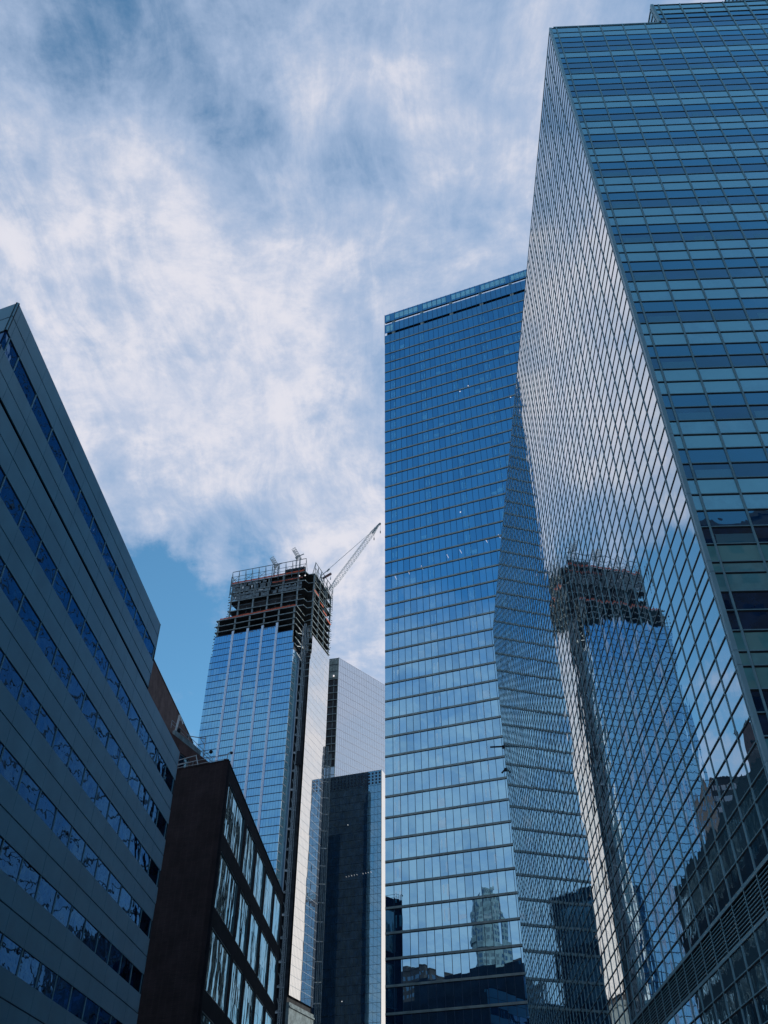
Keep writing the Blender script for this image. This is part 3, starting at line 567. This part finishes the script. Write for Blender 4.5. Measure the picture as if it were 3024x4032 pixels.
# ------------------------------------------------------------------ tower under construction
def construction_tower():
    C0 = (-47.55, 399.85); a = R_(108.5)
    P0 = (C0[0] - 48 * sin(a), C0[1] - 48 * cos(a)); F = Face(P0, 108.5, 'R'); K = Face(C0, 21.0, 'R')
    Q = (-39.1, 407.6); RF = Face(Q, 19.0, 'R'); RL = 26.0
    T = thing('tower_under_construction', 'unfinished skyscraper with blue glass below and bare dark floors on top', 'skyscraper', P0)
    g = glass('new_tower_glass', (0.01, 0.10, 0.26), 0.50, 3.0, (0.22, 0.62, 1.0), wave=0.004, wscale=(.3, .3, .2), var=.3)
    gs = glass('side_glass', (0.12, 0.15, 0.2), 0.62, 1.5, (1, 1, 1), wave=0.010, wscale=(.22, .22, .05), var=.08)
    gc = glass('corner_glass', (0.10, 0.25, 0.38), 0.5, 2.0, (.7, .88, 1.0), var=.15)
    fin = mat('pale_fin', (0.58, 0.72, 0.86), 0.4, metal=.2, noise=.08); tr = mat('transom_dark', (0.012, 0.03, 0.08), 0.6)
    tarp = mat('grey_tarpaulin', (0.13, 0.17, 0.19), 0.9, noise=.45, nscale=.6); darkf = M['unlit_dark']
    zb, zl = 60.0, [250.27 - 3.89 * i for i in range(49)]
    zf = [262.6, 258.0, 254.15] + zl
    fins = [10.7, 19.5, 28.3, 36.9]
    # glazed floors, front
    for i, (zt, z0) in enumerate(zip(zf[:-1], zf[1:])):
        m = MB(); L_ = .5 if zt > 251 else -.4 if zt > 249 else -.6
        segs = []; edges = [L_] + [v for f_ in fins for v in (f_, f_ + 1.25)] + [48.0]
        for s0, s1 in zip(edges[::2], edges[1::2]):
            if zt > 260 and s0 > 37: continue
            if zt > 251 and s1 == 48.0: s1 = 47.1
            n = 6 if s1 - s0 < 9.2 else 7
            for k_ in range(n): 
                x0 = s0 + (s1 - s0) * k_ / n; x1 = s0 + (s1 - s0) * (k_ + 1) / n
                m.pane(F, x0, x1, 0, z0, zt, 0, .0022)
                if k_: m.fbox(F, x0 - .03, x0 + .03, 0, .03, z0, zt - .25, 1)
            m.fbox(F, s0, s1, 0, .14, zt - .26, zt, 1)
        if zt < 247:
            for k_ in range(4): m.pane(K, .05 + k_ * 1.8, .05 + (k_ + 1) * 1.8, 0, z0, zt, 2, .002)
            m.fbox(K, .1, 3.2, 0, .12, zt - .26, zt, 1)
        m.build('window_band', [g, tr, gc], T)
    for s_ in fins:
        m = MB(); m.fbox(F, s_, s_ + 1.25, -.1, .35, zb, 264.2); m.fbox(F, s_ + .56, s_ + .70, .35, .50, zb, 264.2); m.build('fin', fin, T)
    m = MB(); m.fbox(K, 7.3, 7.75, -.3, .25, zb, 247); m.build('fin', mat('white_fin', (.42, .46, .5), .6), T)
    # podium body and notch lining
    def inset(p, q, t): return (p[0] + (q[0] - p[0]) * t, p[1] + (q[1] - p[1]) * t)
    QR = RF.xy(RL); BL = (F.xy(0)[0] + 33 * sin(R_(19)), F.xy(0)[1] + 33 * cos(R_(19)))
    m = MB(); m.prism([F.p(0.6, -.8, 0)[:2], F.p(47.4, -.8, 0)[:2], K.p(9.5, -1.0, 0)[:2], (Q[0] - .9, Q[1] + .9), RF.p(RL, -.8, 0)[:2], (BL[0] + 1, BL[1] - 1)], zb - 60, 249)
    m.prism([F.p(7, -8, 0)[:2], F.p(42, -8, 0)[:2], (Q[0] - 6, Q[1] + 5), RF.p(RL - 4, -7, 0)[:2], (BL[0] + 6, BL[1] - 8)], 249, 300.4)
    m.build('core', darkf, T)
    # right-hand glass face
    zr = [260.2] + [256.3 - 3.89 * i for i in range(60)]
    zr = [v for v in zr if v > 82]
    for zt, z0 in zip(zr[:-1], zr[1:]):
        m = MB(); s0 = 1.5 if zt > 250 else .6 if zt > 245 else -.2
        n = 17
        for k_ in range(n):
            x0 = s0 + (RL - s0) * k_ / n; x1 = s0 + (RL - s0) * (k_ + 1) / n; m.pane(RF, x0, x1, 0, z0, zt, 0, .0012)
            m.fbox(RF, x0 - .03, x0 + .03, 0, .03, z0, zt, 1)
        m.fbox(RF, s0, RL, 0, .035, zt - .14, zt, 1)
        m.build('side_window_band', [gs, mat('grey_joint', (.25, .3, .36), .5) if 'grey_joint' not in bpy.data.materials else bpy.data.materials['grey_joint']], T)
    m = MB(); m.fbox(RF, -.3, RL, -1, .4, 66, 82.5); m.fbox(RF, -.3, RL, .4, .9, 80.6, 81.2); m.build('stone_band', M['conc'], T)
    m = MB(); m.fbox(RF, -.3, RL, -1, .25, 40, 66); m.build('lower_wall', mat('warm_stone', (.6, .57, .5), .8, noise=.2), T)
    # bare slabs
    lowp = [F.xy(-.2), F.xy(48.3), K.xy(11), (Q[0] - 2.9, Q[1] + 1.0), Q, QR, BL]
    up = [(-88.4, 418.6), (-44.4, 405.4), (-42.7, 408.4), Q, QR, (QR[0] - 46, QR[1] + 12)]
    zs = [262.0, 265.8, 269.6, 273.4, 277.8, 282.0, 288.6, 294.6, 300.7]
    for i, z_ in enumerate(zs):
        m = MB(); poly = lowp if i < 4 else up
        m.prism(poly, z_ - .55, z_, 0, 1); m.build('floor_slab', [M['conc'], darkf], T)  # slab undersides coloured dark to paint their shade
    m = MB(); 
    # slab stubs in the notch below
    for i in range(7):
        z_ = 258.2 - 3.9 * i; m.prism([K.xy(1.2 if i < 3 else 7.5), K.xy(11), (Q[0] - 2.9, Q[1] + 1.0), Q, RF.p(3, -.5, 0)[:2], K.p(10, -3, 0)[:2]], z_ - .5, z_)
    m.build('floor_slab', [M['conc']], T)
    # columns
    def column(x, y, z0, z1, r=.42):
        m = MB(); m.hexa([(x + e * r, y + f_ * r, zz_) for zz_ in (z0, z1) for e, f_ in ((-1, -1), (1, -1), (1, 1), (-1, 1))]); m.build('column', M['conc'], T)
    for s_ in (1.2, 11.3, 20.1, 28.9, 37.5, 46.6): p = F.p(s_, -.75, 0); column(p[0], p[1], 250, 273)
    U = Face(up[0], 106.9, 'R')
    for s_ in (1.0, 6.0, 14.8, 23.6, 32.4, 41.5): p = U.p(s_, -.7, 0); column(p[0], p[1], 273.5, 300.2)
    for s_ in (.7, 8.6, 17.2, 25.2): p = RF.p(s_, -.7, 0); column(p[0], p[1], 258, 300.2)
    # perimeter beams of secondary steel
    m = MB()
    for z_ in (285.4, 291.6, 297.8):
        m.fbox(U, .3, 44, -1.2, -.9, z_, z_ + .18); m.fbox(RF, .3, RL, -1.2, -.9, z_, z_ + .18)
    for s_ in frange(2, 44, 4.4): m.fbox(U, s_, s_ + .12, -1.2, -1.05, 277 + random.random() * 3, 284)
    for s_ in frange(2, 26, 5.8): m.fbox(RF, s_, s_ + .14, -.3, -.12, 280, 300)
    m.build('secondary_steel', M['steel_dk'], T)
    # tarpaulins on the upper left of the front, torn here and there
    for z0, z1, s0, s1 in ((288.9, 291.4, 1, 24), (291.8, 293.9, 1, 26), (294.9, 297.6, .6, 25), (298.0, 299.9, .6, 22), (289.2, 291.4, 26.6, 44), (291.8, 293.6, 27, 44)):
        m = MB(); n = int((s1 - s0) / 1.1)
        for k_ in range(n):
            x0 = s0 + (s1 - s0) * k_ / n; x1 = s0 + (s1 - s0) * (k_ + 1) / n
            if random.random() < .10: m.fbox(U, x0, x1, -.3, -.2, z1 - .12, z1); continue
            hh = z1 - (random.random() * .8 if random.random() < .3 else 0)
            m.pane(U, x0, x1, -.25 + random.uniform(-.12, .12), z0, hh, 0, .06)
        m.build('tarpaulin', tarp, T)
    # white patches laid over the sheets as their bright holes
    m = MB()
    for s_, z_, w_, h_ in ((7.2, 296.2, 1.1, 1.5),): m.pane(U, s_, s_ + w_, .03, z_, z_ + h_, 0)
    m.build('tarpaulin', M['white'], T, label='white patch painted for a bright hole in the grey sheets')
    for q_ in ((12.9, 296.0, .9, 1.5), (15.8, 298.4, 1.5, .6), (3.6, 289.9, .6, 1.3), (17.5, 292.9, 3.2, .4), (20.5, 298.6, 1.6, .4)):
        m = MB(); m.pane(U, q_[0], q_[0] + q_[2], .03, q_[1], q_[1] + q_[3], 0); m.build('tarpaulin', M['white'], T)
    # orange netting along slab edges
    for Fx, s0, s1, z0, z1 in ((F, 2.0, 47.6, 273.42, 274.45), (U, .6, 45, 300.72, 301.9), (U, 26, 44.5, 296.3, 297.0), (RF, 0, 6.5, 288.7, 289.8), (RF, 9, 14, 286.0, 287.0), (RF, 19, 25.6, 281.2, 282.5), (RF, 13.5, 19, 283.2, 284.4)):
        m = MB(); n = int((s1 - s0) / 1.2) + 1
        for k_ in range(n):
            x0 = s0 + (s1 - s0) * k_ / n; x1 = s0 + (s1 - s0) * (k_ + 1) / n; m.pane(Fx, x0, x1, .06 if Fx is not U else .08, z0, z1 - random.random() * .35, 0, .03)
        m.build('safety_netting', M['orange'], T)
    m = MB(); m.fbox(U, 33, 45, -2.5, -.3, 302.0, 304.3); m.build('formwork', M['black'], T)
    for s_, z_ in ((42.2, 297.4), (45.6, 297.0), (17.5, 271.2)):
        m = MB(); m.fbox(U, s_, s_ + .55, .1, .2, z_, z_ + .7); m.build('work_lamp', M['lamp'], T)
    # little scaffold clutter along the left and right silhouettes
    m = MB()
    for i in range(26):
        z_ = 252 + i * 1.9
        if i < 11: p = F.p(-.1, -.5, z_)
        else: p = U.p(-.3, -.6, z_)
        m.bar((p[0] - random.random() * .9, p[1], p[2]), (p[0] + .4, p[1], p[2] + random.uniform(-.3, .9)), .16)
        p = RF.p(RL + .2, -.2, 262 + i * 1.55); m.bar(p, (p[0] + random.random() * .9, p[1] + .5, p[2] + random.uniform(-.2, .8)), .13)
    m.build('scaffold_bracket', M['steel_dk'], T, kind='stuff')
    return F, K, RF, U, Q, RL
DF, DK, DRF, DU, DQ, DRL = construction_tower()

def safety_screens():
    for Fx, s0, s1, lab, zb_, h in ((DU, .2, 46.0, 'open steel guard frame along the front roof edge of the unfinished tower', 301.0, 8.2),
                                    (DRF, -1.0, 26.0, 'open steel guard frame along the right roof edge of the unfinished tower', 299.0, 8.6),
                                    (Face(DU.xy(-.3), 19, 'L'), 0.5, 12, 'open steel guard frame on the left roof edge of the unfinished tower', 299.0, 7.6)):
        t = thing('guard_frame', lab, 'scaffold', Fx.xy(s0), 'guard frames round the roof')
        n = int((s1 - s0) / 3.9)
        for i in range(n + 1):
            s_ = s0 + (s1 - s0) * i / n; m = MB()
            m.bar(Fx.p(s_, .3, zb_ - (3 if i % 2 else 7)), Fx.p(s_, .3, zb_ + h), .13); m.bar(Fx.p(s_ - .5, -1.2, zb_), Fx.p(s_, .3, zb_ + h - .3), .09); m.bar(Fx.p(s_ + .5, -1.2, zb_), Fx.p(s_, .3, zb_ + h - .3), .09)
            m.build('post', M['steel_dk'], t)
        m = MB()
        for hh, r in ((h, .14), (h * .55, .09), (h * .25, .07)): m.bar(Fx.p(s0, .3, zb_ + hh), Fx.p(s1, .3, zb_ + hh), r)
        m.build('rail', M['steel_dk'], t)
        m = MB()
        for i in range(0, n, 2):
            a, b = s0 + (s1 - s0) * i / n, s0 + (s1 - s0) * (i + 1) / n; m.bar(Fx.p(a, .3, zb_ + .4), Fx.p(b, .3, zb_ + h * .55), .07); m.bar(Fx.p(b, .3, zb_ + .4), Fx.p(a, .3, zb_ + h * .55), .07)
        m.build('brace', M['steel_dk'], t)
safety_screens()
def placing_booms():
    for s_, zt, lab in ((25.8, 310.5, 'left of the two pale lattice hoist heads above the unfinished tower'), (39.2, 314.2, 'right of the two pale lattice hoist heads above the unfinished tower')):
        p = DU.p(s_, -4, 301); t = thing('lattice_hoist', lab, 'hoist', p[:2], 'lattice hoist heads on the roof')
        for e in (-1.1, 1.1):
            m = MB(); a = DU.p(s_ + e, -4, 300); b = DU.p(s_ + e, -4, zt); m.lattice(a, b, .6, .09, 1.2); m.build('mast', M['galv'], t)
        m = MB(); a = DU.p(s_ + .4, -4, zt - .3); b = DU.p(s_ - 3.3, -4, zt + 7.0); m.lattice(a, b, 2.2, .13, 1.5); m.build('head', M['galv'], t)
        m = MB(); m.bar(DU.p(s_ - 2, -4, zt + .8), DU.p(s_ + 3.2, -4, zt + 2.3), .2); m.bar(DU.p(s_ - 1.8, -4, zt), DU.p(s_ - .6, -4, zt + 1), .5); m.build('winch', M['galv'], t)
placing_booms()
def crane():
    b = (-31.5, 428.0, 304.0); tip = (-3.4, 432.0, 356.5)
    t = thing('crane', 'white lattice crane boom rising to the right from the unfinished tower', 'crane', b[:2])
    m = MB(); d = [tip[k_] - b[k_] for k_ in range(3)]
    q = [b[k_] + d[k_] * .12 for k_ in range(3)]; m.lattice(b, q, 1.2, .10, 1.6, wd2=2.6); e = [b[k_] + d[k_] * .86 for k_ in range(3)]; m.lattice(q, e, 2.6, .085, 2.6, wd2=2.3); m.lattice(e, tip, 2.3, .11, 1.6, wd2=.8); m.build('boom', mat('pale_boom_paint', (.62, .66, .66), .5), t)
    m = MB(); m.bar(e, tip, .35); m.bar(tip, (tip[0] + 1.2, tip[1], tip[2] + 1.2), .5); m.build('boom_tip', M['steel_dk'], t)
    m = MB(); m.bar((b[0] - 6.5, b[1], b[2] + 9.5), (e[0] - .8, e[1], e[2] + .9), .06); m.bar((b[0] - 6.5, b[1], b[2] + 9.0), (e[0] - 1.4, e[1], e[2] + .2), .05); m.build('pendant_line', M['galv'], t)
    m = MB(); m.bar((b[0] - 4.0, b[1], b[2] + 3), (b[0] - 6.5, b[1], b[2] + 9.5), .25); m.bar((b[0] - 6.5, b[1], b[2] + 9.5), (b[0] - 1.5, b[1], b[2] + 14.5), .13); m.bar((b[0] - 2.6, b[1], b[2] + 13.2), (b[0] - 1.3, b[1], b[2] + 14.9), .35); m.build('gantry', M['steel_dk'], t)
    m = MB(); m.hexa([(b[0] - 5 + x_, b[1] + y_, b[2] - 5 + z_) for z_ in (0, 5) for x_, y_ in ((-2, -2), (3.5, -2), (3.5, 2), (-2, 2))]); m.build('cab', M['steel_dk'], t)
    for dx, ln in ((-.6, 9), (.9, 5.5)):
        m = MB(); x_ = tip[0] + dx - (2.2 if dx < 0 else -.2); zz_ = tip[2] - (1.5 if dx < 0 else -.5); m.bar((x_, tip[1], zz_), (x_, tip[1], zz_ - ln), .05); m.bar((x_, tip[1], zz_ - ln), (x_, tip[1], zz_ - ln - 1.6), .28); m.build('hook', M['steel_dk'], t)
    p = (-35.8, 420.0, 306.0); t = thing('crane', 'short dark lattice jib with a hanging hook at the roof edge of the unfinished tower', 'crane', p[:2])
    m = MB(); m.lattice(p, (p[0] + 4.8, p[1], p[2] + 3.6), .8, .12, 1.0); m.build('boom', mat('dark_red_paint', (.12, .05, .06), .6), t)
    m = MB(); m.bar((p[0] + 4.6, p[1], p[2] + 3.4), (p[0] + 4.6, p[1], p[2] + .6), .07); m.bar((p[0] + 4.6, p[1], p[2] + .6), (p[0] + 4.6, p[1], p[2] - .8), .25); m.build('hook', M['galv'], t)
crane()
def hoists():
    # twin hoist masts in the notch, and one on the far corner
    t = thing('construction_hoist', 'tall twin lattice hoist masts climbing the dark notch of the unfinished tower', 'construction hoist', DK.xy(9.8))
    for s_, d_, zt in ((9.3, 1.6, 266.5), (11.0, 2.6, 265)):
        m = MB(); a = DK.p(s_, d_, 40); b = DK.p(s_, d_, zt); m.lattice(a, b, .9, .12, 1.5); m.build('mast', M['galv'], t)
    m = MB(); 
    for i in range(22):
        z_ = 60 + i * 9.4; m.bar(DK.p(8.0, -.3, z_), DK.p(9.3, 1.6, z_ + 1.2), .12); m.bar(DK.p(8.0, .8, z_ + 5), DK.p(9.8, 1.9, z_), .14); m.bar(DK.p(9.3, 1.6, z_), DK.p(11, 2.6, z_), .16)
        m.bar(DK.p(7.9, .3, z_ - .2), DK.p(9.8, 1.0, z_ + .2), .32, 1 if i % 2 == 0 and z_ < 220 else 0)
    m.build('tie_frame', [M['galv'], M['white']], t, kind='stuff')
    m = MB(); p = DK.p(10.1, 2.4, 186); m.hexa([(p[0] + x_, p[1] + y_, p[2] + z_) for z_ in (0, 6.5) for x_, y_ in ((-1.1, -1.2), (1.2, -1.2), (1.2, 1.2), (-1.1, 1.2))]); m.bar((p[0] - 1.4, p[1] - 1.2, p[2] - .6), (p[0] + 1.6, p[1] - 1.2, p[2] - .6), .3); m.build('cage', M['black'], t)
    m = MB(); 
    for i in range(5):
        z_ = 244 + i * 4; m.bar(DK.p(3.5, .3, z_ + 1.5), DK.p(8.5, 1.5, z_ - 1.5 + (i % 2) * 5), .2); m.bar(DK.p(6.6, 1.4, z_ - 2), DK.p(7.4, 1.4, z_ + 4), .16)
    m.build('boom_brace', M['galv'], t)
    t = thing('construction_hoist', 'thin dark hoist mast on the far right corner of the unfinished tower', 'construction hoist', DRF.xy(26.6))
    for s_, d_, zt in ((27.0, .8, 207), (28.8, 1.8, 203)):
        m = MB(); a = DRF.p(s_, d_, 30); b = DRF.p(s_, d_, zt); m.lattice(a, b, .9, .12, 1.5); m.build('mast', M['steel_dk'], t)
    m = MB()
    for i in range(16): z_ = 70 + i * 8.4; m.bar(DRF.p(26, 0, z_), DRF.p(28.8, 1.8, z_ + .5), .2)
    m.build('tie_frame', M['galv'], t, kind='stuff')
hoists()

# ------------------------------------------------------------------ silver tower and mirror tower behind
def silver_tower():
    P0 = (-32.2, 550.0); F = Face(P0, 40, 'R'); G = Face(P0, 283, 'L')
    T = thing('silver_glass_tower', 'pale silver tower with a dark unfinished left side, behind the unfinished tower', 'skyscraper', P0)
    g = glass('silver_glass', (0.33, 0.38, 0.50), 0.30, 2.2, (.95, .97, 1.0), rough=.08, var=.05); j = mat('silver_joint', (.20, .24, .34), .5); gb = glass('left_side_glass', (.02, .07, .13), .35, 3, (.5, .75, .95), wave=.01)
    m = MB(); m.prism([F.p(0, -.5, 0)[:2], F.p(70, -.5, 0)[:2], F.p(70, -40, 0)[:2], G.p(40, -12, 0)[:2], G.p(40, -.8, 0)[:2], G.p(.4, -.8, 0)[:2]], 0, 330); m.build('core', M['unlit_dark'], T)
    zt = 331.0; i = 0
    while zt > 130:
        m = MB()
        m.pane(F, 0, 70, 0, zt - 5.45, zt, 0)
        for s_ in frange(0, 70, 1.9): m.fbox(F, s_ - .08, s_ + .08, 0, .05, zt - 5.45, zt, 1)
        m.fbox(F, 0, 70, .0, .07, zt - .2, zt, 1); m.build('window_band', [g, j], T)
        m = MB(); m.fbox(G, 0, 40, -.8, 0, zt - .5, zt - .05, 0)
        if i < 3:
            for s_ in frange(.1, 40, 2.2): m.pane(G, s_, s_ + 2.1, -.1, zt - 5, zt - .5, 1, .03)
        elif i > 14: m.pane(G, 0, 40, -.1, zt - 5.45, zt - .5, 2, 0)
        else: m.fbox(G, 0, 40, -2.5, -.9, zt - 5.45, zt - .5, 3); m.fbox(G, 3, 3.3, -.9, -.6, zt - 5.45, zt - .5, 0)
        m.build('side_floor', [M['conc'], mat('panel_grey_green', (.17, .21, .20), .8, noise=.3) if 'panel_grey_green' not in bpy.data.materials else bpy.data.materials['panel_grey_green'], gb, M['unlit_dark']], T)
        zt -= 5.45; i += 1
    m = MB(); m.fbox(F, -.2, .15, -.2, .15, 120, 331.2); m.build('corner_trim', M['conc'], T)
    m = MB(); p = G.p(3.2, .3, 316); m.bar(p, (p[0], p[1], p[2] + .9), .45); m.build('work_lamp', M['lamp'], T)
silver_tower()
def mirror_tower():
    C0 = (-1.38, 455.3); a = R_(110); P0 = (C0[0] - 52 * sin(a), C0[1] - 52 * cos(a)); F = Face(P0, 110, 'R'); S = Face(C0, 20, 'R')
    T = thing('mirror_glass_tower', 'shorter dark blue mirror glass tower between the unfinished tower and the blue tower', 'skyscraper', P0)
    g = glass('mirror_tower_glass', (0.008, 0.05, 0.12), 0.46, 3, (.48, .82, 1.0), wave=.008, wscale=(.2, .2, .1), var=.4); s = glass('mirror_side_glass', (.5, .5, .5), .6, 2, (1, 1, 1), var=.05); j = mat('navy_joint', (.01, .03, .06), .5)
    m = MB(); m.prism([F.p(.2, -.5, 0)[:2], F.p(51.8, -.5, 0)[:2], S.p(34, -.5, 0)[:2], (P0[0] + 34 * sin(R_(20)), P0[1] + 34 * cos(R_(20)))], 0, 203.8); m.build('core', M['unlit_dark'], T)
    zt = 204.3; i = 0
    while zt > 75:
        m = MB(); h = 4.0 if i else 8.1
        for s_ in frange(0, 52, 2.0):
            m.pane(F, s_, s_ + 2, 0, zt - h, zt, 0, .0018)
            if s_: m.fbox(F, s_ - .035, s_ + .035, 0, .05, zt - h, zt, 1)
            if i == 0:
                for k_ in range(4): m.fbox(F, s_ + .5, s_ + 1.5, .02, .12, zt - 7.4 + k_ * 1.8, zt - 6.2 + k_ * 1.8, 1)
        m.fbox(F, 0, 52, 0, .08, zt - .12, zt, 1); m.build('window_band', [g, j], T)
        m = MB(); m.pane(S, 0, 34, 0, zt - h, zt, 0, 0); m.build('side_band', s, T)
        zt -= h; i += 1
    m = MB(); m.fbox(F, 51.85, 52.1, -.2, .12, 60, 204.5); m.build('corner_trim', M['steel_dk'], T)
    for s_, z_ in ((31.3, 196), (30.6, 104)):
        m = MB(); m.fbox(F, 5 + s_ * .9, 5.28 + s_ * .9, .1, .2, z_ * .9, z_ * .9 + .34); m.build('ceiling_lamp', M['lamp'], T)
    for k_ in range(9):
        m = MB(); p = F.p(33 + k_ * 1.45 + (1.8 if k_ > 4 else 0), .1, 150.4 + k_ * .1); m.bar(p, (p[0] + .35, p[1], p[2] - .5), .04); m.build('ceiling_lamp', M['lamp'], T)
mirror_tower()

# ------------------------------------------------------------------ buildings across the street behind the viewpoint; the glass reflects them; the last is added to block the sun
def plain_block(name, label, cat, poly, h, wallm, glassm, pitch=4.0, band=1.9, group=None):
    T = thing(name, label, cat, poly[0], group)
    m = MB(); n = len(poly)
    cx_ = sum(p[0] for p in poly) / n; cy_ = sum(p[1] for p in poly) / n
    m.prism(poly, -EYE, h); m.build('wall', wallm, T)
    z = h - 2.6
    while z - band > -EYE + 2:
        m = MB()
        for i in range(n):
            a, b = poly[i], poly[(i + 1) % n]; L = sqrt((b[0] - a[0]) ** 2 + (b[1] - a[1]) ** 2); dg = math.degrees(math.atan2(b[0] - a[0], b[1] - a[1])); F = Face(a, dg, 'R')
            k_ = max(1, int(L / 3.4)); st = L / k_
            for q in range(k_): m.pane(F, q * st + st * .2, (q + 1) * st - st * .2, .03, z - band, z, 0, .002)
        m.build('window_row', glassm, T); z -= pitch
    m = MB()
    for i in range(n):
        a, b = poly[i], poly[(i + 1) % n]; L = sqrt((b[0] - a[0]) ** 2 + (b[1] - a[1]) ** 2); dg = math.degrees(math.atan2(b[0] - a[0], b[1] - a[1])); F = Face(a, dg, 'R'); m.fbox(F, 0, L, -.3, .25, h + .01, h + .6)
    m.build('cornice', wallm, T)
    return T
gd = glass('street_glass', (.02, .025, .03), .2, 4, (.8, .9, 1)); wd = mat('dark_masonry', (.055, .06, .065), .9, noise=.3, nscale=.2); ws = mat('grey_stone', (.26, .28, .28), .9, noise=.25, nscale=.2); wb = mat('brown_masonry', (.07, .05, .045), .9, noise=.3, nscale=.2)
def rect(x0, y0, x1, y1): return [(x0, y0), (x1, y0), (x1, y1), (x0, y1)]
plain_block('masonry_building', 'dark masonry building across the crossing, reflected in the front of the tall right tower', 'building', rect(2, -75, 95, -27), 70, wd, gd, 4.2, 2.2)
for x0, x1, h_, lab in ((-245, -196, 112, 'dark masonry block behind the viewpoint, reflected lowest at the left of the blue tower'), (-194, -160, 99, 'lower dark masonry block with a flat roof, reflected in the blue tower foot'), (-158, -122, 104, 'dark masonry block reflected under the stepped stone tower'), (-120, -80, 110, 'dark masonry block reflected at the right foot of the blue tower')):
    plain_block('masonry_building', lab, 'building', rect(x0, -112, x1, -60), h_, wb, gd, 4.0, 1.8)
    m = MB(); xm = (x0 + x1) / 2; m.prism(rect(xm - 9, -90, xm + 6, -70), h_ + .7, h_ + 5.5); m.prism(rect(xm + 10, -80, xm + 14, -66), h_ + .7, h_ + 3.2); o = m.build('roof_plant', wb, [o_ for o_ in COL.objects if o_.name.startswith('masonry_building') and not o_.parent][-1])
def octa(cx_, cy_, r): return [(cx_ + r * cos(pi / 8 + k_ * pi / 4), cy_ + r * sin(pi / 8 + k_ * pi / 4)) for k_ in range(8)]
T_ = plain_block('stepped_stone_tower', 'grey stepped round-topped stone tower far behind, reflected in the lower blue tower', 'skyscraper', octa(-352, -318, 17.5), 160, ws, gd, 5.0, 2.6)
for r_, h0, h1 in ((18.5, 160, 166), (16.0, 166, 196), (17.5, 196, 200), (14.5, 200, 222), (12, 222, 236), (8, 236, 243)):
    m = MB(); m.prism(octa(-352, -318, r_), h0 + .05, h1); m.build('upper_stage', ws, T_)
    m = MB()
    for k_ in range(8):
        a_, b_ = octa(-352, -318, r_ + .05)[k_], octa(-352, -318, r_ + .05)[(k_ + 1) % 8]; L_ = sqrt((b_[0] - a_[0]) ** 2 + (b_[1] - a_[1]) ** 2); F = Face(a_, math.degrees(math.atan2(b_[0] - a_[0], b_[1] - a_[1])), 'R')
        for q_ in range(3):
            z_ = h0 + 2
            while z_ + 3 < h1: m.pane(F, L_ * (q_ + .2) / 3, L_ * (q_ + .8) / 3, .05, z_, z_ + 2.8); z_ += 5
    if m.v: m.build('window_row', gd, T_)
plain_block('masonry_building', 'large near-black block behind the near-black brick building, reflected in the right tower', 'building', rect(-97, 333, -71.5, 360), 142, mat('near_black_masonry', (0.022, 0.024, 0.028), 0.9, noise=0.3, nscale=0.2), gd, 4.2, 2.0)  # walls coloured near-black so the sunlit side still reflects dark
plain_block('masonry_building', 'grey-brown block up the street behind the blue tower, reflected in the tall brick-framed windows', 'building', rect(14, 252, 70, 335), 128, wd, gd, 4.4, 2.0)
plain_block('masonry_building', 'unseen tall slab block east of the tall right tower, added to shade the street', 'building', rect(88, 112, 150, 290), 190, wd, gd, 4.4, 2.0)  # unseen slab added to block low sun passing between the towers
